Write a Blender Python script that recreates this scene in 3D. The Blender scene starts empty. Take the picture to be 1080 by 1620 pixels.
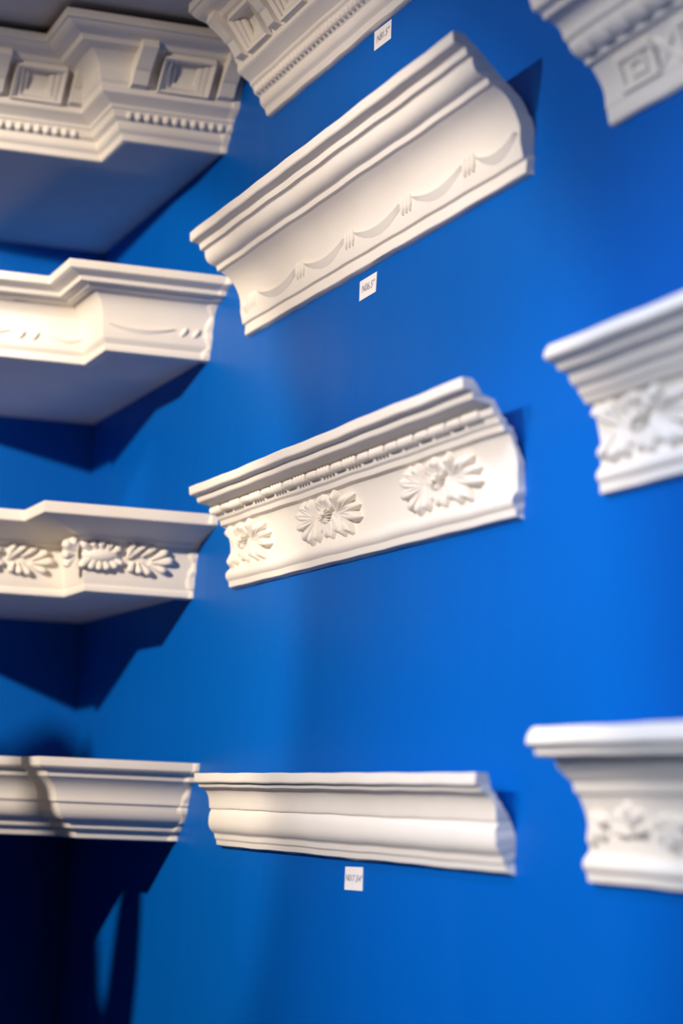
import bpy, bmesh, math, random
from mathutils import Vector, Matrix
random.seed(7)
S = bpy.context.scene
COL = S.collection

# ------------------------------------------------------------------ camera
cam = bpy.data.cameras.new('camera'); cob = bpy.data.objects.new('camera', cam); COL.objects.link(cob)
R = Matrix(((0.40839475, -0.12508031, -0.90419502),
            (0.91190777, 0.09982602, 0.39806908),
            (0.04047158, -0.98711179, 0.15483013)))      # camera (right, down, forward) -> world
CAM = Vector((3.1098, -0.8957, 1.5))
right, down, fwd = R.col[0], R.col[1], R.col[2]
M = Matrix.Identity(4)
for i in range(3):
    M[i][0] = right[i]; M[i][1] = -down[i]; M[i][2] = -fwd[i]; M[i][3] = CAM[i]
cob.matrix_world = M
cam.sensor_fit = 'VERTICAL'; cam.sensor_height = 36.0; cam.sensor_width = 24.0
cam.lens = 3000.0 / 1620.0 * 36.0
cam.clip_start = 0.05
cam.dof.use_dof = True; cam.dof.focus_distance = 2.28; cam.dof.aperture_fstop = 2.5
S.camera = cob

# ------------------------------------------------------------------ light, exposure
S.view_settings.view_transform = 'Standard'; S.view_settings.look = 'None'
S.view_settings.exposure = 0.0; S.view_settings.gamma = 1.0; S.view_settings.use_curve_mapping = False
W = bpy.data.worlds.new('World'); S.world = W; W.use_nodes = True
W.node_tree.nodes['Background'].inputs[0].default_value = (0.50, 0.52, 0.78, 1)
W.node_tree.nodes['Background'].inputs[1].default_value = 0.015

def spot(name, loc, aim, power, color, half, blend, radius):
    l = bpy.data.lights.new(name, 'SPOT'); o = bpy.data.objects.new(name, l); COL.objects.link(o)
    o.location = loc
    d = Vector(aim) - Vector(loc)
    o.rotation_euler = d.to_track_quat('-Z', 'Y').to_euler()
    l.energy = power; l.color = color; l.spot_size = math.radians(2 * half); l.spot_blend = blend
    l.shadow_soft_size = radius
    return o
KEY = Vector((1.85, -2.1, 2.555))
spot('ceiling_spot_warm', KEY, KEY + Vector((-0.4620, 0.7735, -0.4330)), 158, (1.0, 0.85, 0.71), 27.6, 0.28, 0.026)
spot('corner_fill_spot', KEY, (0.14, -0.24, 1.675), 215, (1.0, 0.85, 0.68), 19.9, 0.28, 0.026)  # second beam at the key position, added to brighten the corner cornices
spot('ceiling_spot_cool', (1.25, -2.1, 2.56), (2.45, 0.0, 1.75), 86, (0.97, 0.93, 0.97), 44, 0.6, 0.035)
spot('ceiling_spot_near', (1.78, -0.75, 2.57), (1.80, -0.05, 1.05), 30, (0.58, 0.70, 1.0), 38, 0.7, 0.04)
spot('ceiling_spot_left', (0.95, -0.78, 2.46), (0.45, -0.58, 2.24), 24, (1.0, 0.84, 0.66), 30, 0.4, 0.04)
spot('warm_fill_up', (1.1, -1.35, 0.9), (0.60, -0.45, 2.58), 20, (1.0, 0.80, 0.62), 36, 0.8, 0.15)  # invented fill from below, added to warm the ceiling and soffits
spot('cool_fill_right', (3.0, -2.0, 2.15), (2.40, 0.0, 1.38), 140, (0.74, 0.83, 1.0), 33, 0.8, 0.25)  # soft cool fill added to lift the right column and lower wall

# ------------------------------------------------------------------ materials
def new_mat(name):
    m = bpy.data.materials.new(name); m.use_nodes = True
    nt = m.node_tree; return m, nt, nt.nodes['Principled BSDF']
def noise(nt, scale, detail=4, vec=None, rough=0.5):
    n = nt.nodes.new('ShaderNodeTexNoise'); n.inputs['Scale'].default_value = scale
    n.inputs['Detail'].default_value = detail; n.inputs['Roughness'].default_value = rough
    if vec: nt.links.new(vec, n.inputs['Vector'])
    return n
def geo_pos(nt, scale=(1, 1, 1)):
    g = nt.nodes.new('ShaderNodeNewGeometry'); mp = nt.nodes.new('ShaderNodeMapping')
    mp.inputs['Scale'].default_value = scale
    nt.links.new(g.outputs['Position'], mp.inputs['Vector']); return mp.outputs['Vector']
def ramp(nt, src, c0, c1, p0=0.3, p1=0.7):
    r = nt.nodes.new('ShaderNodeValToRGB')
    r.color_ramp.elements[0].position = p0; r.color_ramp.elements[1].position = p1
    r.color_ramp.elements[0].color = c0; r.color_ramp.elements[1].color = c1
    nt.links.new(src, r.inputs['Fac']); return r.outputs['Color']
def mat_plaster():
    m, nt, b = new_mat('plaster')
    v = geo_pos(nt)
    n = noise(nt, 9, 5, v)
    c = ramp(nt, n.outputs['Fac'], (0.79, 0.735, 0.66, 1), (0.84, 0.795, 0.73, 1))
    nt.links.new(c, b.inputs['Base Color'])
    b.inputs['Roughness'].default_value = 0.6
    b.inputs['Specular IOR Level'].default_value = 0.3
    n2 = noise(nt, 260, 4, v); bp = nt.nodes.new('ShaderNodeBump')
    bp.inputs['Strength'].default_value = 0.12; bp.inputs['Distance'].default_value = 0.002
    nt.links.new(n2.outputs['Fac'], bp.inputs['Height']); nt.links.new(bp.outputs['Normal'], b.inputs['Normal'])
    return m
def mat_blue():
    m, nt, b = new_mat('blue_wall_paint')
    v = geo_pos(nt)
    n = noise(nt, 1.6, 3, v)
    c = ramp(nt, n.outputs['Fac'], (0.000, 0.094, 0.42, 1), (0.000, 0.106, 0.47, 1))
    nt.links.new(c, b.inputs['Base Color'])
    vs = geo_pos(nt, (14, 14, 1.6))
    n2 = noise(nt, 1.0, 4, vs, 0.6)
    rr = ramp(nt, n2.outputs['Fac'], (0.40, 0.40, 0.40, 1), (0.50, 0.50, 0.50, 1), 0.35, 0.68)
    nt.links.new(rr, b.inputs['Roughness'])
    b.inputs['Specular IOR Level'].default_value = 0.11
    n3 = noise(nt, 120, 5, v); bp = nt.nodes.new('ShaderNodeBump')
    bp.inputs['Strength'].default_value = 0.06; bp.inputs['Distance'].default_value = 0.002
    nt.links.new(n3.outputs['Fac'], bp.inputs['Height']); nt.links.new(bp.outputs['Normal'], b.inputs['Normal'])
    return m
def mat_plain(name, col, rough=0.6, var=0.03, scale=20):
    m, nt, b = new_mat(name)
    n = noise(nt, scale, 4, geo_pos(nt))
    c0 = tuple(max(0, x * (1 - var)) for x in col) + (1,); c1 = tuple(min(1, x * (1 + var)) for x in col) + (1,)
    nt.links.new(ramp(nt, n.outputs['Fac'], c0, c1), b.inputs['Base Color'])
    b.inputs['Roughness'].default_value = rough
    return m
PL = mat_plaster(); BLUE = mat_blue()
CEIL = mat_plain('ceiling_white', (0.80, 0.72, 0.63), 0.8)
BOARD = mat_plain('white_board', (0.70, 0.66, 0.64), 0.7)
PAPER = mat_plain('label_paper', (0.82, 0.79, 0.77), 0.7)
INK = mat_plain('label_ink', (0.16, 0.14, 0.20), 0.7)
FLOORM = mat_plain('grey_floor', (0.11, 0.085, 0.07), 0.5, 0.12, 3)

# ------------------------------------------------------------------ mesh helpers
def make_mesh(name, verts, faces, mat, sharp=16, recalc=True):
    me = bpy.data.meshes.new(name); me.from_pydata([tuple(v) for v in verts], [], faces)
    if recalc:
        bm = bmesh.new(); bm.from_mesh(me)
        bmesh.ops.recalc_face_normals(bm, faces=bm.faces); bm.to_mesh(me); bm.free()
    me.materials.append(mat)
    me.polygons.foreach_set('use_smooth', [True] * len(me.polygons))
    me.set_sharp_from_angle(angle=math.radians(sharp))
    return me
def add_obj(name, me, parent=None, loc=(0, 0, 0)):
    o = bpy.data.objects.new(name, me); COL.objects.link(o); o.location = loc
    if parent: o.parent = parent
    return o
def thing(name, label, cat, loc, group=None):
    o = bpy.data.objects.new(name, None); COL.objects.link(o); o.location = loc
    o.empty_display_size = 0.05
    o['label'] = label; o['category'] = cat; o['kind'] = 'thing'
    if group: o['group'] = group
    return o
def box_data(x0, x1, y0, y1, z0, z1):
    v = [(x, y, z) for x in (x0, x1) for y in (y0, y1) for z in (z0, z1)]
    f = [(0, 1, 3, 2), (4, 6, 7, 5), (0, 4, 5, 1), (2, 3, 7, 6), (0, 2, 6, 4), (1, 5, 7, 3)]
    return v, f

# ------------------------------------------------------------------ room
TILT = math.radians(8.0); SA, CA = math.sin(TILT), math.cos(TILT)     # the corner is a little wider than square
def struct(name, v, f, mat):
    o = add_obj(name, make_mesh(name, v, f, mat)); o['kind'] = 'structure'; return o
ZC = 2.585
struct('wall_right', *box_data(0.0, 4.6, 0.0, 0.12, 0.0, ZC), BLUE)
def left_pt(e, t, z):          # e away from the left wall, t along it from the corner
    return (e * CA - t * SA, -e * SA - t * CA, z)
lv = [left_pt(e, t, z) for e in (0, -0.12) for t in (-0.02, 3.4) for z in (0, ZC)]
struct('wall_left', lv, [(0, 1, 3, 2), (4, 6, 7, 5), (0, 4, 5, 1), (2, 3, 7, 6), (0, 2, 6, 4), (1, 5, 7, 3)], BLUE)
struct('floor', *box_data(-0.7, 4.6, -3.4, 0.12, -0.1, 0.0), FLOORM)
struct('ceiling', *box_data(-0.7, 4.6, -3.4, 0.12, ZC, ZC + 0.1), CEIL)

# ------------------------------------------------------------------ profiles
def bez(p0, c, p1, n=9):
    return [((1-t)**2*p0[0]+2*t*(1-t)*c[0]+t*t*p1[0], (1-t)**2*p0[1]+2*t*(1-t)*c[1]+t*t*p1[1])
            for t in [i / n for i in range(1, n + 1)]]
def build_path(start, bands):
    """bands: [(name, [(p,z) | (cp,cz,p,z), ...]), ...] bottom to top -> points, corner flags, band index ranges"""
    pts = [start]; rng = []
    for name, items in bands:
        i0 = len(pts) - 1
        for it in items:
            if len(it) == 2: pts.append(it)
            else: pts += bez(pts[-1], it[:2], it[2:])
        rng.append((name, i0, len(pts) - 1))
    # round the arrises
    out = []; remap = []
    for i, p in enumerate(pts):
        if 0 < i < len(pts) - 1:
            a = Vector(pts[i-1]) - Vector(p); b = Vector(pts[i+1]) - Vector(p)
            la, lb = a.length, b.length
            ang = a.angle(b)
            if ang < math.radians(155):
                r = min(0.0009, 0.35 * la, 0.35 * lb)
                q0 = Vector(p) + a / la * r; q1 = Vector(p) + b / lb * r
                mid = (q0 + q1) * 0.25 + Vector(p) * 0.5
                out += [tuple(q0), tuple(mid)]; remap.append(len(out) - 1); out.append(tuple(q1)); continue
        remap.append(len(out)); out.append(tuple(p))
    rng = [(n, remap[a], remap[b]) for n, a, b in rng]
    return out, rng
class Path:
    def __init__(self, start, bands, thick=0.011, pmin=0.0):
        self.F, self.bands = build_path(start, bands)
        F = self.F
        self.s = [0.0]
        for a, b in zip(F, F[1:]): self.s.append(self.s[-1] + math.hypot(b[0]-a[0], b[1]-a[1]))
        L = self.s[-1]; sig = 0.009
        ztop = max(z for p, z in F); zbot = min(z for p, z in F)
        self.B = []
        P = max(p for p, z in F) - pmin; H = ztop - zbot
        key = [(0, 0), (0, .30), (.02, .42), (.15, .56), (.36, .69), (.6, .83), (1 - thick / P, 1.0)]
        key = [(pmin + a * P, zbot + c * H) for a, c in key]
        kl = [0.0]
        for a, c in zip(key, key[1:]): kl.append(kl[-1] + math.hypot(c[0]-a[0], c[1]-a[1]))
        for s in self.s:
            d = s / L * kl[-1]; k = 0
            while k < len(key) - 2 and kl[k+1] < d: k += 1
            t = (d - kl[k]) / (kl[k+1] - kl[k])
            bp = key[k][0] + t * (key[k+1][0] - key[k][0]); bz = key[k][1] + t * (key[k+1][1] - key[k][1])
            fp = min((q[0] for q in F if abs(q[1] - bz) < 0.006), default=bp + .01)
            self.B.append((max(pmin, min(bp, fp - 0.004)), bz))
    def at(self, s):
        s = max(0, min(self.s[-1] - 1e-9, s))
        import bisect
        i = max(0, bisect.bisect_right(self.s, s) - 1); i = min(i, len(self.F) - 2)
        d = self.s[i+1] - self.s[i]; t = (s - self.s[i]) / d if d > 0 else 0
        a, b = self.F[i], self.F[i+1]
        tp, tz = b[0]-a[0], b[1]-a[1]; l = math.hypot(tp, tz) or 1
        return (a[0]+t*tp, a[1]+t*tz, tz / l, -tp / l)          # p, z, outward normal
    def smooth_at(self, s, w=0.004):
        r = [self.at(s + d) for d in (-w, 0, w)]
        n = Vector((sum(q[2] for q in r), sum(q[3] for q in r))).normalized()
        return r[1][0], r[1][1], n.x, n.y
    def s_of_z(self, z):
        for i in range(len(self.F) - 1):
            a, b = self.F[i], self.F[i+1]
            if a[1] <= z <= b[1] and b[1] > a[1]:
                return self.s[i] + (z - a[1]) / (b[1] - a[1]) * (self.s[i+1] - self.s[i])
        return self.s[-1]
    def mid(self, band):
        for n, a, b in self.bands:
            if n == band: return self.s[a], self.s[b]

def sweep_band(F, B, stations, rough=0.0):
    """stations: list of functions (p,z)->world point. closed ring of front+back between stations"""
    ring = F + B[::-1]; n = len(ring); V = []; faces = []
    for si, st in enumerate(stations):
        for (p, z) in ring: V.append(st(p, z))
    for k in range(len(stations) - 1):
        for i in range(n):
            j = (i + 1) % n
            faces.append((k*n+i, k*n+j, (k+1)*n+j, (k+1)*n+i))
    m = len(F)
    for base in (0, (len(stations) - 1) * n):
        for i in range(m - 1):
            faces.append((base+i, base+i+1, base+n-2-i, base+n-1-i))
    return V, faces

def wob(x, z, k):      # slow unevenness of hand-run plaster
    return 0.00035 * math.sin(x * 23 + k) * math.sin(z * 57 + k * 1.7) + 0.00025 * math.sin(x * 61 + 2.1 * k)

class Straight:
    """a straight length of cornice fixed to the right wall"""
    def __init__(self, name, label, path, x0, x1, group, seed):
        self.path = path; self.x0, self.x1 = x0, x1
        zb = path.F[0][1]
        self.org = Vector(((x0 + x1) / 2, 0, zb))
        self.t = thing(name, label, 'cornice', self.org, group)
        rnd = random.Random(seed)
        N = max(6, int((x1 - x0) / 0.03))
        def station(k):
            x = x0 + (x1 - x0) * k / N
            def f(p, z, x=x, k=k):
                dx = 0.0
                if k == N: dx = 0.0008 * math.sin(z * 190 + seed) + 0.0005 * math.sin(z * 413 + p * 300) 
                if k == 0: dx = 0.0006 * math.sin(z * 210 + seed)
                w = wob(x, z, seed)
                pz = z + w
                if z < zb + 0.0012: pz += 0.0007 * math.sin(x * 140 + seed) * math.sin(x * 37)
                return Vector((x + dx, -(max(0.0, p + (w if p > 0.002 else 0))), pz)) - self.org
            return f
        st = [station(k) for k in range(N + 1)]
        self.parts = {}
        for nme, a, b in path.bands:
            V, Fc = sweep_band(path.F[a:b+1], path.B[a:b+1], st)
            self.parts[nme] = add_obj(nme, make_mesh(nme, V, Fc, PL), self.t)
    def surf(self, u, s, h=0.0):
        p, z, np_, nz = self.path.smooth_at(s)
        return Vector((u, -(p + h * np_), z + h * nz)) - self.org

class Returned:
    """a breakfront cornice in the corner: runs along the left wall with one step back"""
    def __init__(self, name, label, path, xb, ys, group, seed, step=0.105, yend=0.335):
        self.path = path; self.eb = xb * CA; self.step = step; self.ys = ys
        zb = path.F[0][1]; self.zb = zb
        self.org = Vector((xb, 0, zb))
        self.t = thing(name, label, 'cornice', self.org, group)
        def pt(e, y, z): return Vector(((e + y * SA) / CA, y, z)) - self.org
        self.pt = pt
        e1 = lambda p: self.eb + p
        e2 = lambda p: self.eb - step + p
        def mk(y0, y1, e, n, w0=1, w1=1):
            L = []
            for k in range(n + 1):
                t = k / n
                L.append(lambda p, z, t=t: pt(e(p) + wob(t, z, seed) * (0 < t < 1), y0(p) * (1 - t) + y1(p) * t, z))
            return L
        yA = lambda p: 0.0
        yB = lambda p: -ys - p
        yD = lambda p: -yend
        st = mk(yA, yB, e1, 4) + mk(yB, yD, e2, 8)
        self.parts = {}
        for nme, a, b in path.bands:
            V, Fc = sweep_band(path.F[a:b+1], path.B[a:b+1], st)
            self.parts[nme] = add_obj(nme, make_mesh(nme, V, Fc, PL), self.t)
        # plaster filler smeared along the joint with the right wall
        fl = [(p + 0.0022, z) for p, z in path.F]; st2 = []
        for k, yy in enumerate((0.0, -0.006, -0.012)):
            st2.append(lambda p, z, yy=yy, k=k: pt(e1(p) + 0.0012 * math.sin(z * 300 + seed) - (0.0030 if k == 2 else 0),
                                                   yy - (0.003 * math.sin(z * 160 + seed) if k else 0), z))
        V, Fc = sweep_band(fl, [(p - 0.003, z) for p, z in path.F], st2)
        add_obj('filler_strip', make_mesh('filler_strip', V, Fc, PL), self.t)
        # flat board closing the underside
        z0, z1 = zb + 0.006, zb + 0.016
        pl = [pt(e1(0.002), 0, 0), pt(e1(0.002), -ys, 0), pt(e2(0.002), -ys, 0), pt(e2(0.002), -yend, 0)]
        back = [Vector(left_pt(0, (yend - 0.0) / CA, 0)) - self.org, Vector(left_pt(0, 0, 0)) - self.org]
        back[0] = pt(0, -yend - 0.03, 0); back[1] = pt(0, 0, 0)
        poly = pl + back
        V = [Vector((q.x, q.y, z0 - zb)) for q in poly] + [Vector((q.x, q.y, z1 - zb)) for q in poly]
        n = len(poly); Fc = [tuple(range(n)), tuple(range(2*n-1, n-1, -1))] + [(i, (i+1) % n, n+(i+1) % n, n+i) for i in range(n)]
        add_obj('soffit_board', make_mesh('soffit_board', V, Fc, BOARD), self.t)
        # upright board closing the left hand end
        prof = [(e2(p), max(z, z1 - 0.001)) for p, z in path.B] + [(0.0, max(z for p, z in path.B)), (0.0, z1 - 0.001)]
        V = [pt(e, -yend + 0.0005 - 0.03 * (1 - e / e2(0)) * (e < e2(0)), z) for e, z in prof] + [pt(e, -yend + 0.0090 - 0.03 * (1 - e / e2(0)) * (e < e2(0)), z) for e, z in prof]
        n = len(prof); Fc = [tuple(range(n)), tuple(range(2*n-1, n-1, -1))] + [(i, (i+1) % n, n+(i+1) % n, n+i) for i in range(n)]
        add_obj('end_board', make_mesh('end_board', V, Fc, BOARD), self.t)
    def surf(self, u, s, h=0.0):           # right hand segment, u = distance from the right wall
        p, z, np_, nz = self.path.smooth_at(s)
        return self.pt(self.eb + p + h * np_, -u, z + h * nz)
    def surf_left(self, u, s, h=0.0):
        p, z, np_, nz = self.path.smooth_at(s)
        return self.pt(self.eb - self.step + p + h * np_, -u, z + h * nz)

# ------------------------------------------------------------------ carved ornament
def petal(surf, base, tip, width, height, groove=0.3, pointed=False, lift=0.0, na=9, nb=8):
    V = []; F = []
    bu, bv = base; du, dv = tip[0]-base[0], tip[1]-base[1]; l = math.hypot(du, dv)
    ax, ay = du / l, dv / l
    for i in range(na + 1):
        a = i / na
        if pointed:
            w = width * (0.25 + 1.1 * math.sin(math.pi * min(1, a * 0.95 + 0.05)) ** 0.9) * (1 if a < .98 else .1)
            hh = height * (0.55 + 0.45 * math.sin(math.pi * a * 0.8)) * (1 if a < .9 else 0.75)
        else:
            e = 1.0 if a < 0.72 else math.sqrt(max(0.0, 1 - ((a - 0.72) / 0.28) ** 2))
            q = min(1, a / 0.72)
            w = width * (0.32 + 0.68 * q * q * (3 - 2 * q)) * max(e, 0.06)
            hh = height * (0.45 + 0.55 * q) * (0.25 + 0.75 * e)
        for j in range(nb + 1):
            b = -1 + 2 * j / nb
            prof = math.sqrt(max(0, 1 - b * b))
            h = lift + hh * prof - groove * height * math.exp(-(b / 0.28) ** 2) * math.sin(math.pi * min(1, a * 1.05))
            if abs(b) > 0.99: h = -0.002
            u = bu + ax * l * a - ay * w * b; v = bv + ay * l * a + ax * w * b
            V.append(surf(u, v, h))
    for i in range(na):
        for j in range(nb):
            k = i * (nb + 1) + j
            F.append((k, k + 1, k + nb + 2, k + nb + 1))
    tipv = [na * (nb + 1) + j for j in range(nb + 1)]
    F.append(tuple(tipv)); F.append(tuple(range(nb, -1, -1)))
    return V, F
def join(parts):
    V = []; F = []
    for v, f in parts:
        o = len(V); V += v; F += [tuple(i + o for i in q) for q in f]
    return V, F
def dome(surf, c, ru, rv, h, n=14, m=5, lift=0.0):
    V = []; F = []
    for i in range(m):
        a = i / m * math.pi / 2
        for k in range(n):
            t = 2 * math.pi * k / n
            V.append(surf(c[0] + ru * math.cos(a) * math.cos(t), c[1] + rv * math.cos(a) * math.sin(t), lift + h * math.sin(a) - (0.0015 if i == 0 else 0)))
    V.append(surf(c[0], c[1], lift + h)); top = len(V) - 1
    for i in range(m - 1):
        for k in range(n):
            F.append((i*n+k, i*n+(k+1) % n, (i+1)*n+(k+1) % n, (i+1)*n+k))
    for k in range(n): F.append(((m-1)*n+k, (m-1)*n+(k+1) % n, top))
    return V, F
def rosette(item, surf, cu, cs, sc=1.0, sv=1.0, clip=None):
    """flower head with stamens between two fans of leaf lobes"""
    P = lambda u, v: (cu + u * sc, cs + v * sv)
    ok = lambda u: clip is None or (clip[0] < cu + u * sc < clip[1])
    pieces = []
    for b, t, w, h in [((0, .008), (-.018, .027), .011, .008), ((0, .008), (.004, .032), .012, .009), ((.004, .006), (.026, .022), .010, .008),
                       ((0, 0), (-.020, -.012), .008, .006), ((.002, 0), (-.002, -.022), .008, .007),
                       ((.006, 0), (.020, -.026), .009, .008), ((.008, 0), (.036, -.016), .009, .007), ((.01, .002), (.044, -.006), .008, .005)]:
        if ok(t[0]): pieces.append(petal(surf, P(*b), P(*t), w * sc, h, 0.25, t[1] < 0))
    for k in range(13):
        a = 2 * math.pi * k / 13 + 0.2
        if ok(.015 * math.cos(a)):
            pieces.append(petal(surf, P(.003 * math.cos(a), .003 + .002 * math.sin(a)), P(.003 + .017 * math.cos(a), .004 + .0095 * math.sin(a)), .0016 * sc, .003, 0, False, 0.006, 5, 4))
    pieces.append(dome(surf, P(.002, .007), .005 * sc, .0042 * sc, .012, lift=0.0))
    V, F = join(pieces)
    head = add_obj('rosette', make_mesh('rosette', V, F, PL, 50), item.t)
    lobes = [((-.026, .004), t, w) for t, w in [((-.040, .030), .0075), ((-.063, .028), .0075), ((-.081, .016), .0085), ((-.083, -.002), .008), ((-.064, -.020), .0075), ((-.043, -.029), .0085), ((-.021, -.026), .008)]]
    lobes += [((.033, .003), t, w) for t, w in [((.039, .033), .0075), ((.066, .021), .0065), ((.086, .020), .0065), ((.096, .006), .007), ((.098, -.009), .008), ((.078, -.026), .008), ((.056, -.027), .008)]]
    for b, t, w in lobes:
        if ok(t[0]):
            V, F = petal(surf, P(*b), P(*t), w * sc * 0.92, 0.0125, 0.22)
            add_obj('leaf_lobe', make_mesh('leaf_lobe', V, F, PL, 50), head)
    return head
def swag(item, surf, u0, u1, s_mid, sag=0.0125, wid=0.0050, proud=0.0042, name='swag', flip=False, parent=None):
    V = []; F = []; n = 18
    for i in range(n + 1):
        t = i / n
        u = u0 + (u1 - u0) * t
        c = s_mid - sag * math.sin(math.pi * t) ** 0.9 + 0.5 * sag
        w = wid * (0.12 + 0.88 * math.sin(math.pi * (0.06 + 0.88 * t)) ** 0.8)
        for d, h in ((w, -0.001), (w * .93, proud), (-w * .96, 0.0002), (-w, -0.001)):
            V.append(surf(u, c + d, h))
    for i in range(n):
        for j in range(3):
            a = i * 4 + j; F.append((a, a + 1, a + 5, a + 4))
    F += [(0, 1, 2, 3), (4 * n, 4 * n + 3, 4 * n + 2, 4 * n + 1)]
    return add_obj(name, make_mesh(name, V, F, PL, 25), parent or item.t)
def dart(item, surf, u, s, lu, ls, name='dart', h=0.0028, wd=0.0030):
    V, F = petal(surf, (u - lu, s - ls), (u + lu, s + ls), wd, h, 0.0, True)
    return add_obj(name, make_mesh(name, V, F, PL, 40), item.t)

# ================================================================== cornices on the right wall
# --- large plain cornice with incised swags
pR2 = Path((.0015, 2.1335), [
    ('base_fillet', [(.0080, 2.1350), (.0085, 2.1365), (.0085, 2.1478), (.0095, 2.1484)]),
    ('cove', [(.0132, 2.1492), (.0138, 2.1530), (.0165, 2.166), (.0165, 2.205, .048, 2.2175)]),
    ('list_fillet', [(.0530, 2.2182), (.0548, 2.2243)]),
    ('ovolo', [(.0570, 2.2250), (.0718, 2.2262, .0728, 2.2420)]),
    ('upper_fillet', [(.0742, 2.2430), (.0796, 2.2436), (.0812, 2.2520)]),
    ('crown_fillet', [(.0928, 2.2532), (.0944, 2.2548), (.0952, 2.2655)])], 0.0125)
c2 = Straight('cornice_sample', 'long white plaster cornice with wide plain cove and shallow swag pattern, below the dentil cornice', pR2, .742, 1.517, 'cornice samples on the right wall', 2)
s0 = pR2.s_of_z(2.169)
for a, b in [(.817, .943), (.9715, 1.0934), (1.1224, 1.2457), (1.2779, 1.3967), (1.4276, 1.512)]:
    swag(c2, c2.surf, a, b, s0)
for x in (.7905, .957, 1.108, 1.262, 1.412):
    for k in (-1, 0, 1):
        dart(c2, c2.surf, x + k * .0092 - .001, s0 + .004, .0020, .0100, 'dart', .0045, .0036)
swag(c2, c2.surf, .752, .782, s0)
# --- bead and reel cornice with rosettes
pR3 = Path((.0015, 1.7862), [
    ('base_torus', [(.0085, 1.7880), (.0090, 1.7895), (.0098, 1.7958), (.0118, 1.7975), (.0172, 1.8045, .0105, 1.8115)]),
    ('panel', [(.0088, 1.8128), (.0060, 1.848, .0190, 1.8690)]),
    ('list_fillet', [(.0252, 1.8705), (.0268, 1.8765)]),
    ('second_fillet', [(.0305, 1.8785), (.0328, 1.8838)]),
    ('bead_band', [(.0345, 1.8845), (.0375, 1.8860), (.0395, 1.8935)]),
    ('soffit_cove', [(.0412, 1.8950), (.0582, 1.8978)]),
    ('upper_fillet', [(.0600, 1.8992), (.0618, 1.9055)]),
    ('crown_fillet', [(.0704, 1.9067), (.0718, 1.9083), (.0726, 1.9180)])], 0.011)
c3 = Straight('cornice_sample', 'white plaster cornice with bead-and-reel band and flower rosettes, in the middle of the right wall', pR3, .731, 1.5155, 'cornice samples on the right wall', 3)
sp = pR3.s_of_z(1.8405)
for cu in (.786, 1.060, 1.352):
    rosette(c3, c3.surf, cu, sp, 1.0, 1.0, (.733, 1.515))
sb = pR3.s_of_z(1.8895)
def lathe_bead(length, r, prof, n=12):
    V = []; F = []
    m = len(prof)
    for (t, q) in prof:
        for k in range(n):
            a = 2 * math.pi * k / n
            V.append((length * (t - 0.5), r * q * math.cos(a), r * q * math.sin(a)))
    for i in range(m - 1):
        for k in range(n): F.append((i*n+k, i*n+(k+1) % n, (i+1)*n+(k+1) % n, (i+1)*n+k))
    F += [tuple(range(n - 1, -1, -1)), tuple((m-1)*n+k for k in range(n))]
    return V, F
bead_me = make_mesh('bead', *lathe_bead(.028, .0052, [(0, .55), (.04, .85), (.12, .97), (.3, 1), (.7, 1), (.88, .97), (.96, .85), (1, .55)]), PL, 40)
V3 = []
for k in (-1.5, -.5, .5, 1.5):
    v, f = lathe_bead(.0074, .0062, [(0, .58), (.22, .86), (.5, 1), (.78, .86), (1, .58)])
    V3.append(([(x + k * .0088, y, z) for x, y, z in v], f))
reel_me = make_mesh('reel', *join(V3), PL, 40)
x = .731 + .012
k = 0
p_, z_, np_, nz_ = pR3.at(sb)
pitch = .0725
x = 1.0018 - pitch * 4
while x < 1.515:
    for me, nm, xx, ll in ((bead_me, 'bead', x, .015), (reel_me, 'reel', x + pitch / 2, .016)):
        if .731 + ll < xx < 1.5155 - ll:
            add_obj(nm, me, c3.t, Vector((xx, -(p_ - .0005), z_ - .0005)) - c3.org)
    x += pitch
# --- small ogee cornice
pR4 = Path((.0015, 1.4450), [
    ('base_fillet', [(.0085, 1.4472), (.0097, 1.4535)]),
    ('second_fillet', [(.0117, 1.4555), (.0128, 1.4610)]),
    ('ovolo', [(.0140, 1.4628), (.0222, 1.4680, .0222, 1.4810), (.0222, 1.4890, .0190, 1.4935)]),
    ('cove', [(.0218, 1.4950), (.0228, 1.5165, .0335, 1.5205)]),
    ('upper_fillet', [(.0378, 1.5218), (.0392, 1.5268)]),
    ('crown_fillet', [(.0436, 1.5273), (.0448, 1.5290), (.0450, 1.5395)])], 0.013)
c4 = Straight('cornice_sample', 'small plain white plaster cornice with smooth ogee curve, lowest on the middle column', pR4, .733, 1.5155, 'cornice samples on the right wall', 4)
# --- dentil and coffer cornice at the ceiling (straight)
def modillion_bands(z0, q=0.0, ks=1.0):
    T = lambda p, z: (p - q, z0 + (z - 2.435) * ks)
    def Q(cp, cz, p, z):
        a = T(cp, cz); b = T(p, z); return (a[0], a[1], b[0], b[1])
    return T(.003, 2.435), [
        ('base_fillet', [T(.0075, 2.436), T(.0105, 2.4445)]),
        ('base_ogee', [T(.0140, 2.4470), Q(.0190, 2.4500, .0195, 2.4590)]),
        ('dentil_band', [T(.0225, 2.4612), T(.0270, 2.4635), T(.0305, 2.4725)]),
        ('list_fillet', [T(.0340, 2.4745), T(.0350, 2.4785)]),
        ('soffit', [T(.0505, 2.4870)]),
        ('frieze', [T(.0535, 2.4890), T(.0540, 2.5005), T(.0575, 2.5045), T(.0620, 2.5220)]),
        ('upper_cove', [Q(.0660, 2.5330, .0790, 2.5395)]),
        ('corona', [T(.0960, 2.5430), T(.1000, 2.5490), T(.1130, 2.5520)]),
        ('crown', [Q(.1200, 2.5540, .1240, 2.5590), T(.1280, 2.5600), T(.1285, 2.5715)])]
pR1 = Path(*modillion_bands(2.4345), 0.014)
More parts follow.
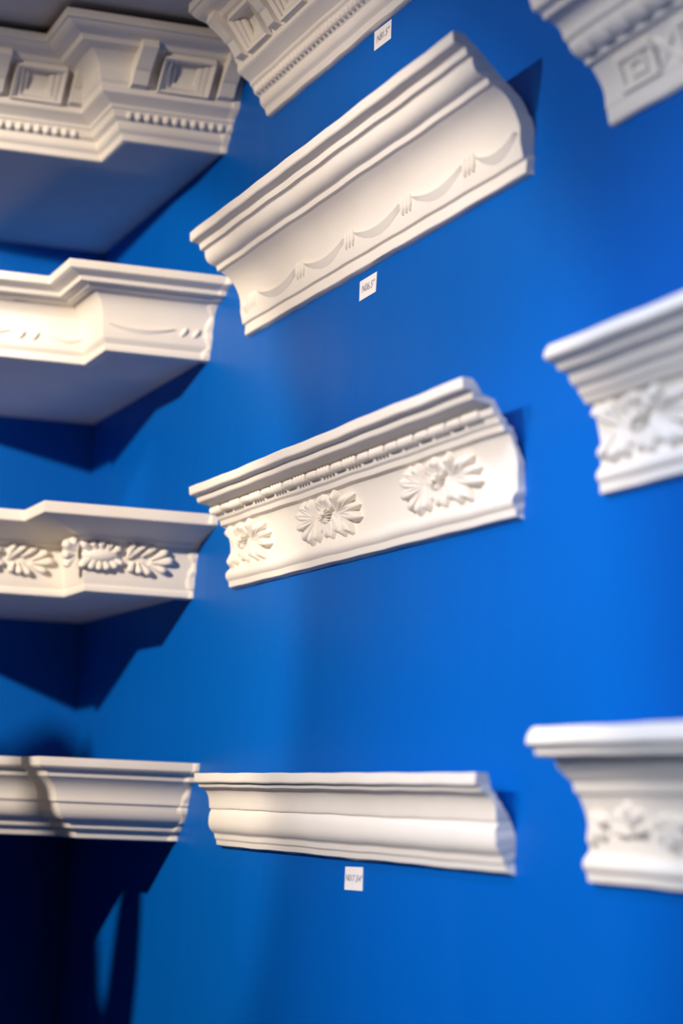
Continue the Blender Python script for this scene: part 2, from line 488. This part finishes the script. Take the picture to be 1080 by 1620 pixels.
c1 = Straight('cornice_sample', 'deep white dentil and coffer cornice running under the ceiling on the right wall', pR1, .783, 1.60, 'cornice samples on the right wall', 1)
def dentils(item, surf, us, path, w=.0045):
    b0, b1 = path.mid('dentil_band')
    for u in us:
        V, F = dome(surf, (u, (b0 + b1) / 2 + .002), w, (b1 - b0) * .36, .0042, 10, 4)
        add_obj('dentil', make_mesh('dentil', V, F, PL, 50), item.t)
dentils(c1, c1.surf, [.795 + .0125 * k for k in range(64)], pR1)
def frame_ring(surf, u0, u1, s0, s1, w, h):
    V = []; F = []
    for (a0, a1, b0, b1, hh) in ((u0, u1, s0, s1, -.001), (u0, u1, s0, s1, h), (u0+w, u1-w, s0+w, s1-w, h), (u0+w, u1-w, s0+w, s1-w, -.001)):
        for u, s in ((a0, b0), (a1, b0), (a1, b1), (a0, b1)): V.append(surf(u, s, hh))
    for r in range(3):
        for k in range(4): F.append((r*4+k, r*4+(k+1) % 4, (r+1)*4+(k+1) % 4, (r+1)*4+k))
    return V, F
def coffers(item, surf, us, path, half=.036):
    f0, f1 = path.mid('frieze'); g0, g1 = path.mid('upper_cove'); h0, h1 = path.mid('corona')
    for u in us:
        V, F = join([frame_ring(surf, u-half+.0075*k, u+half-.0075*k, f0 + .010 + .0055*k, g1 + .012 - .0055*k, .0062, .0085 - .0026*k) for k in range(3)])
        add_obj('coffer_frame', make_mesh('coffer_frame', V, F, PL, 25), item.t)
def brackets(item, surf, us, path, half=.012):
    f0, f1 = path.mid('frieze'); h0, h1 = path.mid('corona')
    for u in us:
        V = []; F = []
        prof = [(f0 + .012, .002), (f0 + .020, .010), (f1, .017), (f1 + .012, .020), (h0 + .004, .018), (h1 - .006, .011)]
        for (s, h) in prof:
            for uu, hh in ((u - half, -.002), (u - half * .9, h), (u + half * .9, h), (u + half, -.002)): V.append(surf(uu, s, hh))
        for i in range(len(prof) - 1):
            for j in range(3):
                a = i*4+j; F.append((a, a+1, a+5, a+4))
        F += [(0, 1, 2, 3), tuple(4*(len(prof)-1)+j for j in (3, 2, 1, 0))]
        add_obj('modillion', make_mesh('modillion', V, F, PL, 30), item.t)
coffers(c1, c1.surf, [.875 + .118 * k for k in range(6)], pR1)
brackets(c1, c1.surf, [.816 + .118 * k for k in range(7)], pR1)

# --- three cornices on the far right column
def leaf_run(item, surf, u0, u1, s_mid, hgt, pitch, nm='leaf', seed=1, amp=.006):
    rnd = random.Random(seed); u = u0; k = 0
    while u < u1:
        base = (u, s_mid + (-.45 if k % 2 else .45) * hgt * .6)
        pcs = []
        for j in range(5):
            a = math.radians(-70 + 35 * j) + (0 if k % 2 else math.pi) + math.pi / 2
            r = hgt * (.75 + .2 * math.cos(j - 2))
            tip = (base[0] + r * 1.25 * math.cos(a), base[1] + r * math.sin(a))
            if u0 - .004 < tip[0] < u1: pcs.append(petal(surf, base, tip, hgt * .19, amp * rnd.uniform(.8, 1.2), .2))
        if pcs:
            add_obj(nm, make_mesh(nm, *join(pcs), PL, 50), item.t)
        u += pitch; k += 1
pQ1 = Path((.003, 2.1345), [
    ('base_fillet', [(.0065, 2.1365), (.0085, 2.1500)]),
    ('panel', [(.0100, 2.1530), (.0115, 2.1720, .0265, 2.1885)]),
    ('list_fillet', [(.0325, 2.1890), (.0345, 2.1930)]),
    ('leaf_band', [(.0385, 2.1940), (.0500, 2.1960, .0520, 2.2065)]),
    ('second_fillet', [(.0555, 2.2080), (.0570, 2.2105)]),
    ('cove', [(.0590, 2.2200, .0705, 2.2230)]),
    ('upper_fillet', [(.0785, 2.2235), (.0805, 2.2280)]),
    ('crown_fillet', [(.0900, 2.2295), (.0935, 2.2410), (.0945, 2.2500)])], 0.011)
q1 = Straight('cornice_sample', 'white cornice with square fret panel, cut off by the top right corner', pQ1, 1.667, 2.46, 'cornice samples on the far right column', 5)
a0, a1 = pQ1.mid('panel'); b0, b1 = pQ1.mid('leaf_band')
for k in range(8):
    u = 1.70 + .095 * k
    pcs = [frame_ring(q1.surf, u, u + .060, a0 + .004, a1 - .005, .006, .0028), frame_ring(q1.surf, u + .017, u + .043, a0 + .013, a1 - .013, .005, .0026)]
    add_obj('fret', make_mesh('fret', *join(pcs), PL, 30), q1.t)
    pcs = [petal(q1.surf, (u + .061, a0 + .006), (u + .091, a1 - .008), 0.005, .003, .1), petal(q1.surf, (u + .091, a0 + .006), (u + .061, a1 - .008), .005, .0045, .1)]
    add_obj('crossed_leaf', make_mesh('crossed_leaf', *join(pcs), PL, 50), q1.t)
for k in range(26):
    u = 1.685 + .030 * k
    if u < 2.44:
        add_obj('leaf', make_mesh('leaf', *petal(q1.surf, (u, b1 - .001), (u, b0 + .001), .011, .0032, .3), PL, 50), q1.t)
pQ2 = Path((.003, 1.7885), [
    ('base_torus', [(.0075, 1.7895), (.0085, 1.7985), (.0110, 1.8005), (.0145, 1.8055, .0090, 1.8115)]),
    ('panel', [(.0070, 1.8130), (.0060, 1.8480, .0185, 1.8680)]),
    ('list_fillet', [(.0255, 1.8695), (.0280, 1.8745)]),
    ('second_fillet', [(.0310, 1.8765), (.0335, 1.8825)]),
    ('third_fillet', [(.0385, 1.8845), (.0410, 1.8865), (.0445, 1.8945)]),
    ('upper_fillet', [(.0540, 1.8960), (.0570, 1.9015)]),
    ('crown_fillet', [(.0665, 1.9040), (.0690, 1.9060), (.0690, 1.9130, .0640, 1.9185)])], 0.011)
q2 = Straight('cornice_sample', 'white cornice with leafy rosettes, cut off by the right edge at mid height', pQ2, 1.667, 2.46, 'cornice samples on the far right column', 6)
sq = pQ2.s_of_z(1.8405)
for cu in (1.735, 1.93, 2.125, 2.32): rosette(q2, q2.surf, cu, sq, 1.0, 1.05, (1.669, 2.455))
pQ3 = Path((.003, 1.4455), [
    ('base_torus', [(.0080, 1.4465), (.0090, 1.4540), (.0120, 1.4570), (.0160, 1.4630, .0080, 1.4710)]),
    ('panel', [(.0070, 1.4740), (.0080, 1.5040, .0200, 1.5215)]),
    ('list_fillet', [(.0240, 1.5230), (.0270, 1.5320)]),
    ('upper_band', [(.0300, 1.5340), (.0420, 1.5440), (.0440, 1.5510)]),
    ('upper_fillet', [(.0600, 1.5520), (.0645, 1.5535), (.0655, 1.5590)]),
    ('crown_fillet', [(.0700, 1.5605), (.0735, 1.5625), (.0745, 1.5690, .0660, 1.5775)])], 0.012)
q3 = Straight('cornice_sample', 'white cornice with scrolling leaves and rounded top edge, lowest at the right edge', pQ3, 1.660, 2.46, 'cornice samples on the far right column', 7)
sq = pQ3.s_of_z(1.497)
leaf_run(q3, q3.surf, 1.672, 2.45, sq, .031, .062, 'scroll_leaf', 3, .011)

# ================================================================== breakfront cornices in the corner
gL = 'breakfront cornices in the corner'
pL2 = Path((0, 2.1315), [
    ('base_fillet', [(.0095, 2.1330), (.0105, 2.1405)]),
    ('second_fillet', [(.0085, 2.1425), (.0125, 2.1475)]),
    ('cove', [(.0150, 2.1510), (.0165, 2.1640), (.0165, 2.2070, .0400, 2.2125)]),
    ('list_fillet', [(.0500, 2.2130), (.0510, 2.2155)]),
    ('upper_fillet', [(.0650, 2.2165), (.0668, 2.2225)]),
    ('crown_fillet', [(.0800, 2.2255), (.0865, 2.2280), (.0880, 2.2390)])], 0.012, -0.004)
l2 = Returned('breakfront_cornice_sample', 'cream breakfront cornice with plain cove and thin swags, second from the ceiling in the corner', pL2, .568, .140, gL, 12, yend=0.35)
s0 = pL2.s_of_z(2.167)
swag(l2, l2.surf, .150, .055, s0, .008, .0035, .0035)
for u in (.041, .023): dart(l2, l2.surf, u, s0 + .002, -.004, .006, 'dart', .004)
swag(l2, l2.surf_left, .205, .150, s0, .010, .0035, .0035)
for u in (.245, .225): dart(l2, l2.surf_left, u, s0, -.004, .006, 'dart', .004)
swag(l2, l2.surf_left, .342, .262, s0, .008, .0035, .0035)

pL3 = Path((0, 1.7875), [
    ('base_fillet', [(.0160, 1.7885), (.0170, 1.7955), (.0150, 1.7985)]),
    ('panel', [(.0165, 1.8020), (.0230, 1.8400, .0270, 1.8590)]),
    ('list_fillet', [(.0320, 1.8605), (.0345, 1.8655)]),
    ('soffit_cove', [(.0375, 1.8668), (.0900, 1.8808)]),
    ('crown_fillet', [(.0990, 1.8830), (.1000, 1.8850), (.1000, 1.8990)])], 0.012, -0.004)
l3 = Returned('breakfront_cornice_sample', 'cream breakfront cornice with carved shell and leaf scroll, third from the ceiling in the corner', pL3, .546, .138, gL, 13)
zz = lambda z: pL3.s_of_z(z)
def shell_scroll(item, surf, du, flip=1):
    """fan shell with a lobed leaf scroll on either side; du shifts it along the wall"""
    T = lambda u, z: (du + flip * u, zz(z))
    head = None
    pcs = []
    for tip, w in [((.166, 1.8570), .0062), ((.152, 1.8600), .0065), ((.138, 1.8610), .0065), ((.124, 1.8595), .0062), ((.110, 1.8540), .006),
                   ((.166, 1.8215), .0055), ((.152, 1.8190), .006), ((.139, 1.8180), .006), ((.126, 1.8190), .006), ((.113, 1.8225), .0055), ((.104, 1.8290), .005)]:
        b = (.137 + (tip[0] - .137) * .35, 1.8395 + (tip[1] - 1.8395) * .1)
        pcs.append(petal(surf, T(*b), T(*tip), w, .0125, .15))
    pcs.append(dome(surf, T(.136, 1.8395), .027, .011, .0115))
    head = add_obj('shell', make_mesh('shell', *join(pcs), PL, 50), item.t)
    for b, tip, w in [((.172, 1.842), (.190, 1.855), .007), ((.172, 1.842), (.178, 1.860), .006), ((.172, 1.838), (.190, 1.836), .006), ((.172, 1.836), (.186, 1.820), .006),
                      ((.100, 1.838), (.092, 1.8620), .0055), ((.098, 1.838), (.075, 1.8605), .0060), ((.080, 1.842), (.060, 1.8590), .005),
                      ((.066, 1.838), (.043, 1.8540), .006), ((.066, 1.834), (.033, 1.8400), .007), ((.068, 1.832), (.042, 1.8230), .006),
                      ((.080, 1.834), (.066, 1.8165), .0055), ((.084, 1.834), (.081, 1.8170), .0055), ((.090, 1.834), (.096, 1.8190), .0055)]:
        add_obj('leaf_lobe', make_mesh('leaf_lobe', *petal(surf, T(*b), T(*tip), w, .0115, .15), PL, 50), head)
shell_scroll(l3, l3.surf, 0.0)
shell_scroll(l3, l3.surf_left, .140)

pL4 = Path((0, 1.4450), [
    ('base_fillet', [(.0100, 1.4465), (.0120, 1.4555)]),
    ('second_fillet', [(.0170, 1.4580), (.0220, 1.4595), (.0240, 1.4660)]),
    ('ovolo', [(.0265, 1.4685), (.0440, 1.4720, .0465, 1.4940)]),
    ('cove', [(.0500, 1.4955), (.0510, 1.5150, .0680, 1.5270)]),
    ('upper_fillet', [(.0710, 1.5290), (.0730, 1.5360)]),
    ('crown_fillet', [(.0820, 1.5400), (.0855, 1.5430), (.0865, 1.5545)])], 0.013, -0.004)
l4 = Returned('breakfront_cornice_sample', 'plain breakfront cornice with ogee profile, lowest in the corner and half in shadow', pL4, .537, .130, gL, 14)

st, bd = modillion_bands(2.4365, .003)
pL1 = Path(st, bd, 0.014, -0.004)
l1 = Returned('breakfront_cornice_sample', 'deep breakfront cornice with dentil strip and stepped coffers, highest in the corner against the ceiling', pL1, .600, .146, gL, 11, yend=0.44)
dentils(l1, l1.surf, [.016 + .0133 * k for k in range(11)], pL1, .0048)
dentils(l1, l1.surf_left, [.198 + .0133 * k for k in range(18)], pL1, .0048)
coffers(l1, l1.surf, [.085], pL1)
coffers(l1, l1.surf_left, [.265, .383], pL1)
brackets(l1, l1.surf, [.024, .148], pL1)
brackets(l1, l1.surf_left, [.206, .324], pL1)

# ================================================================== paper labels
def text_mesh(body, size):
    c = bpy.data.curves.new('lettering', 'FONT'); c.body = body; c.size = size
    c.align_x = 'CENTER'; c.align_y = 'CENTER'; c.shear = 0.25
    o = bpy.data.objects.new('lettering', c); COL.objects.link(o)
    bpy.context.view_layer.update()
    me = bpy.data.meshes.new_from_object(o.evaluated_get(bpy.context.evaluated_depsgraph_get()))
    bpy.data.objects.remove(o); bpy.data.curves.remove(c)
    return me
def sticker(quad, body, label, size=.0125):
    c = sum((Vector((x, 0, z)) for x, z in quad), Vector()) / 4
    V = [Vector((x, -.0002, z)) - c for x, z in quad] + [Vector((x, -.0008, z)) - c for x, z in quad]
    F = [(0, 1, 2, 3), (7, 6, 5, 4)] + [(i, i+4, (i+1) % 4 + 4, (i+1) % 4) for i in range(4)]
    me = make_mesh('paper_label', V, F, PAPER)
    o = add_obj('paper_label', me, None, c); o['label'] = label; o['category'] = 'label'; o['group'] = 'paper labels on the blue wall'
    tm = text_mesh(body, size); tm.materials.clear(); tm.materials.append(INK)
    for v in tm.vertices:
        x, y = v.co.x, v.co.y; v.co = (x, -.0010, y)
    add_obj('lettering', tm, o)
sticker([(1.1169, 2.4334), (1.165, 2.4320), (1.1653, 2.4074), (1.1182, 2.4085)], 'N81.5"', 'small white handwritten paper label just below the topmost dentil cornice')
sticker([(1.1035, 2.1235), (1.1513, 2.1245), (1.150, 2.1004), (1.1039, 2.0992)], 'N06.5"', 'small white paper label under the long cornice with swag pattern')
sticker([(1.1283, 1.4366), (1.1758, 1.4379), (1.1765, 1.4122), (1.1282, 1.4110)], 'N017 3/4"', 'small white paper label under the lowest plain cornice', .0105)

# ================================================================== unseen plant, added left of the view to cast the corner shadow
LEAF = mat_plain('plant_leaf', (0.035, 0.10, 0.03), 0.35, 0.25, 14)
STEM = mat_plain('plant_stem', (0.12, 0.085, 0.05), 0.8, 0.2, 40)
POT = mat_plain('plant_pot', (0.55, 0.53, 0.50), 0.5)
SOIL = mat_plain('potting_soil', (0.03, 0.022, 0.016), 0.95, 0.4, 60)
plant = thing('shadow_caster_plant', 'tall potted plant added out of view to cast the shadow below the lowest breakfront cornice', 'plant', (0.93, -1.06, 0.0))
def revolve(prof, n=28):
    V = [(r * math.cos(2*math.pi*k/n), r * math.sin(2*math.pi*k/n), z) for r, z in prof for k in range(n)]
    F = [(i*n+k, i*n+(k+1) % n, (i+1)*n+(k+1) % n, (i+1)*n+k) for i in range(len(prof)-1) for k in range(n)]
    F += [tuple(range(n-1, -1, -1)), tuple((len(prof)-1)*n+k for k in range(n))]
    return V, F
add_obj('pot', make_mesh('pot', *revolve([(.13, 0), (.155, .02), (.185, .34), (.20, .345), (.20, .38), (.18, .38), (.175, .345), (.05, .34)]), POT), plant)
add_obj('soil', make_mesh('soil', *revolve([(.176, .335), (.174, .352), (.10, .358), (.02, .36)]), SOIL), plant)
def tube(pts, r0, r1, n=8):
    V = []; F = []
    for i, p in enumerate(pts):
        r = r0 + (r1 - r0) * i / (len(pts) - 1)
        for k in range(n): V.append((p[0] + r * math.cos(2*math.pi*k/n), p[1] + r * math.sin(2*math.pi*k/n), p[2]))
    for i in range(len(pts) - 1):
        for k in range(n): F.append((i*n+k, i*n+(k+1) % n, (i+1)*n+(k+1) % n, (i+1)*n+k))
    F += [tuple(range(n-1, -1, -1)), tuple((len(pts)-1)*n+k for k in range(n))]
    return V, F
for top, bend in (((-.01, -.04, 1.93), .02), ((.0, .14, 1.66), .05), ((.05, -.12, 1.50), -.04)):
    pts = [(top[0]*t + bend*math.sin(math.pi*t), top[1]*t, .35 + (top[2]-.35)*t) for t in [k/10 for k in range(11)]]
    add_obj('stem', make_mesh('stem', *tube(pts, .014, .007), STEM), plant)
def leaf(base, tip, wid, droop=.04, nrm=(1, -.8, .3)):
    b = Vector(base); t = Vector(tip); ax = (t - b); L = ax.length; ax.normalize()
    n = Vector(nrm); n = (n - ax * n.dot(ax)).normalized(); sd = ax.cross(n)
    V = []; F = []; N = 12
    for i in range(N + 1):
        a = i / N; w = wid * math.sin(math.pi * min(1, .04 + a * .95)) ** .75
        c = b + ax * L * a + n * droop * math.sin(math.pi * a)
        for j in (-1, -.5, 0, .5, 1): V.append(c + sd * w * j + n * abs(j) * w * .25)
    for i in range(N):
        for j in range(4):
            q = i*5+j; F.append((q, q+1, q+6, q+5))
    m = len(V); V += [v - n * .0012 for v in V]
    F += [tuple(i + m for i in reversed(f)) for f in F]
    return V, F
LV = [((-.01, -.04, 1.90), (.0, -.01, 2.09), .065), ((-.01, -.04, 1.88), (.0, -.19, 2.065), .075), ((-.01, -.04, 1.86), (.0, .05, 2.055), .06), ((0, -.04, 1.84), (.0, -.10, 2.09), .075),
      ((0, -.04, 1.83), (.0, -.27, 1.93), .07), ((0, -.03, 1.78), (.02, -.24, 1.76), .07), ((0, -.03, 1.74), (.0, .10, 1.90), .055),
      ((.0, .16, 1.60), (.0, .262, 1.91), .036), ((.0, .14, 1.62), (.0, .235, 1.76), .030), ((.0, .13, 1.60), (.0, .10, 1.84), .06), ((.0, .06, 1.62), (.0, -.03, 1.86), .07),
      ((.0, .13, 1.56), (.0, .27, 1.62), .05), ((.02, .12, 1.50), (.0, .24, 1.46), .05), ((.02, .1, 1.45), (.0, -.02, 1.68), .075), ((.02, .1, 1.50), (.0, .17, 1.74), .045),
      ((.02, .08, 1.36), (.02, .22, 1.28), .06), ((.02, .05, 1.3), (.0, -.10, 1.46), .07), ((.04, -.12, 1.48), (.0, -.16, 1.74), .075),
      ((.04, -.12, 1.44), (.05, -.30, 1.55), .07), ((.04, -.11, 1.36), (.05, -.27, 1.28), .06), ((.03, -.08, 1.25), (.0, .05, 1.16), .06), ((.02, .03, 1.1), (.1, .16, 1.05), .06), ((.03, -.06, 1.05), (.05, -.22, 1.02), .06)]
for b, t, w in LV:
    add_obj('leaf', make_mesh('leaf', *leaf(b, t, w), LEAF, 60, False), plant)
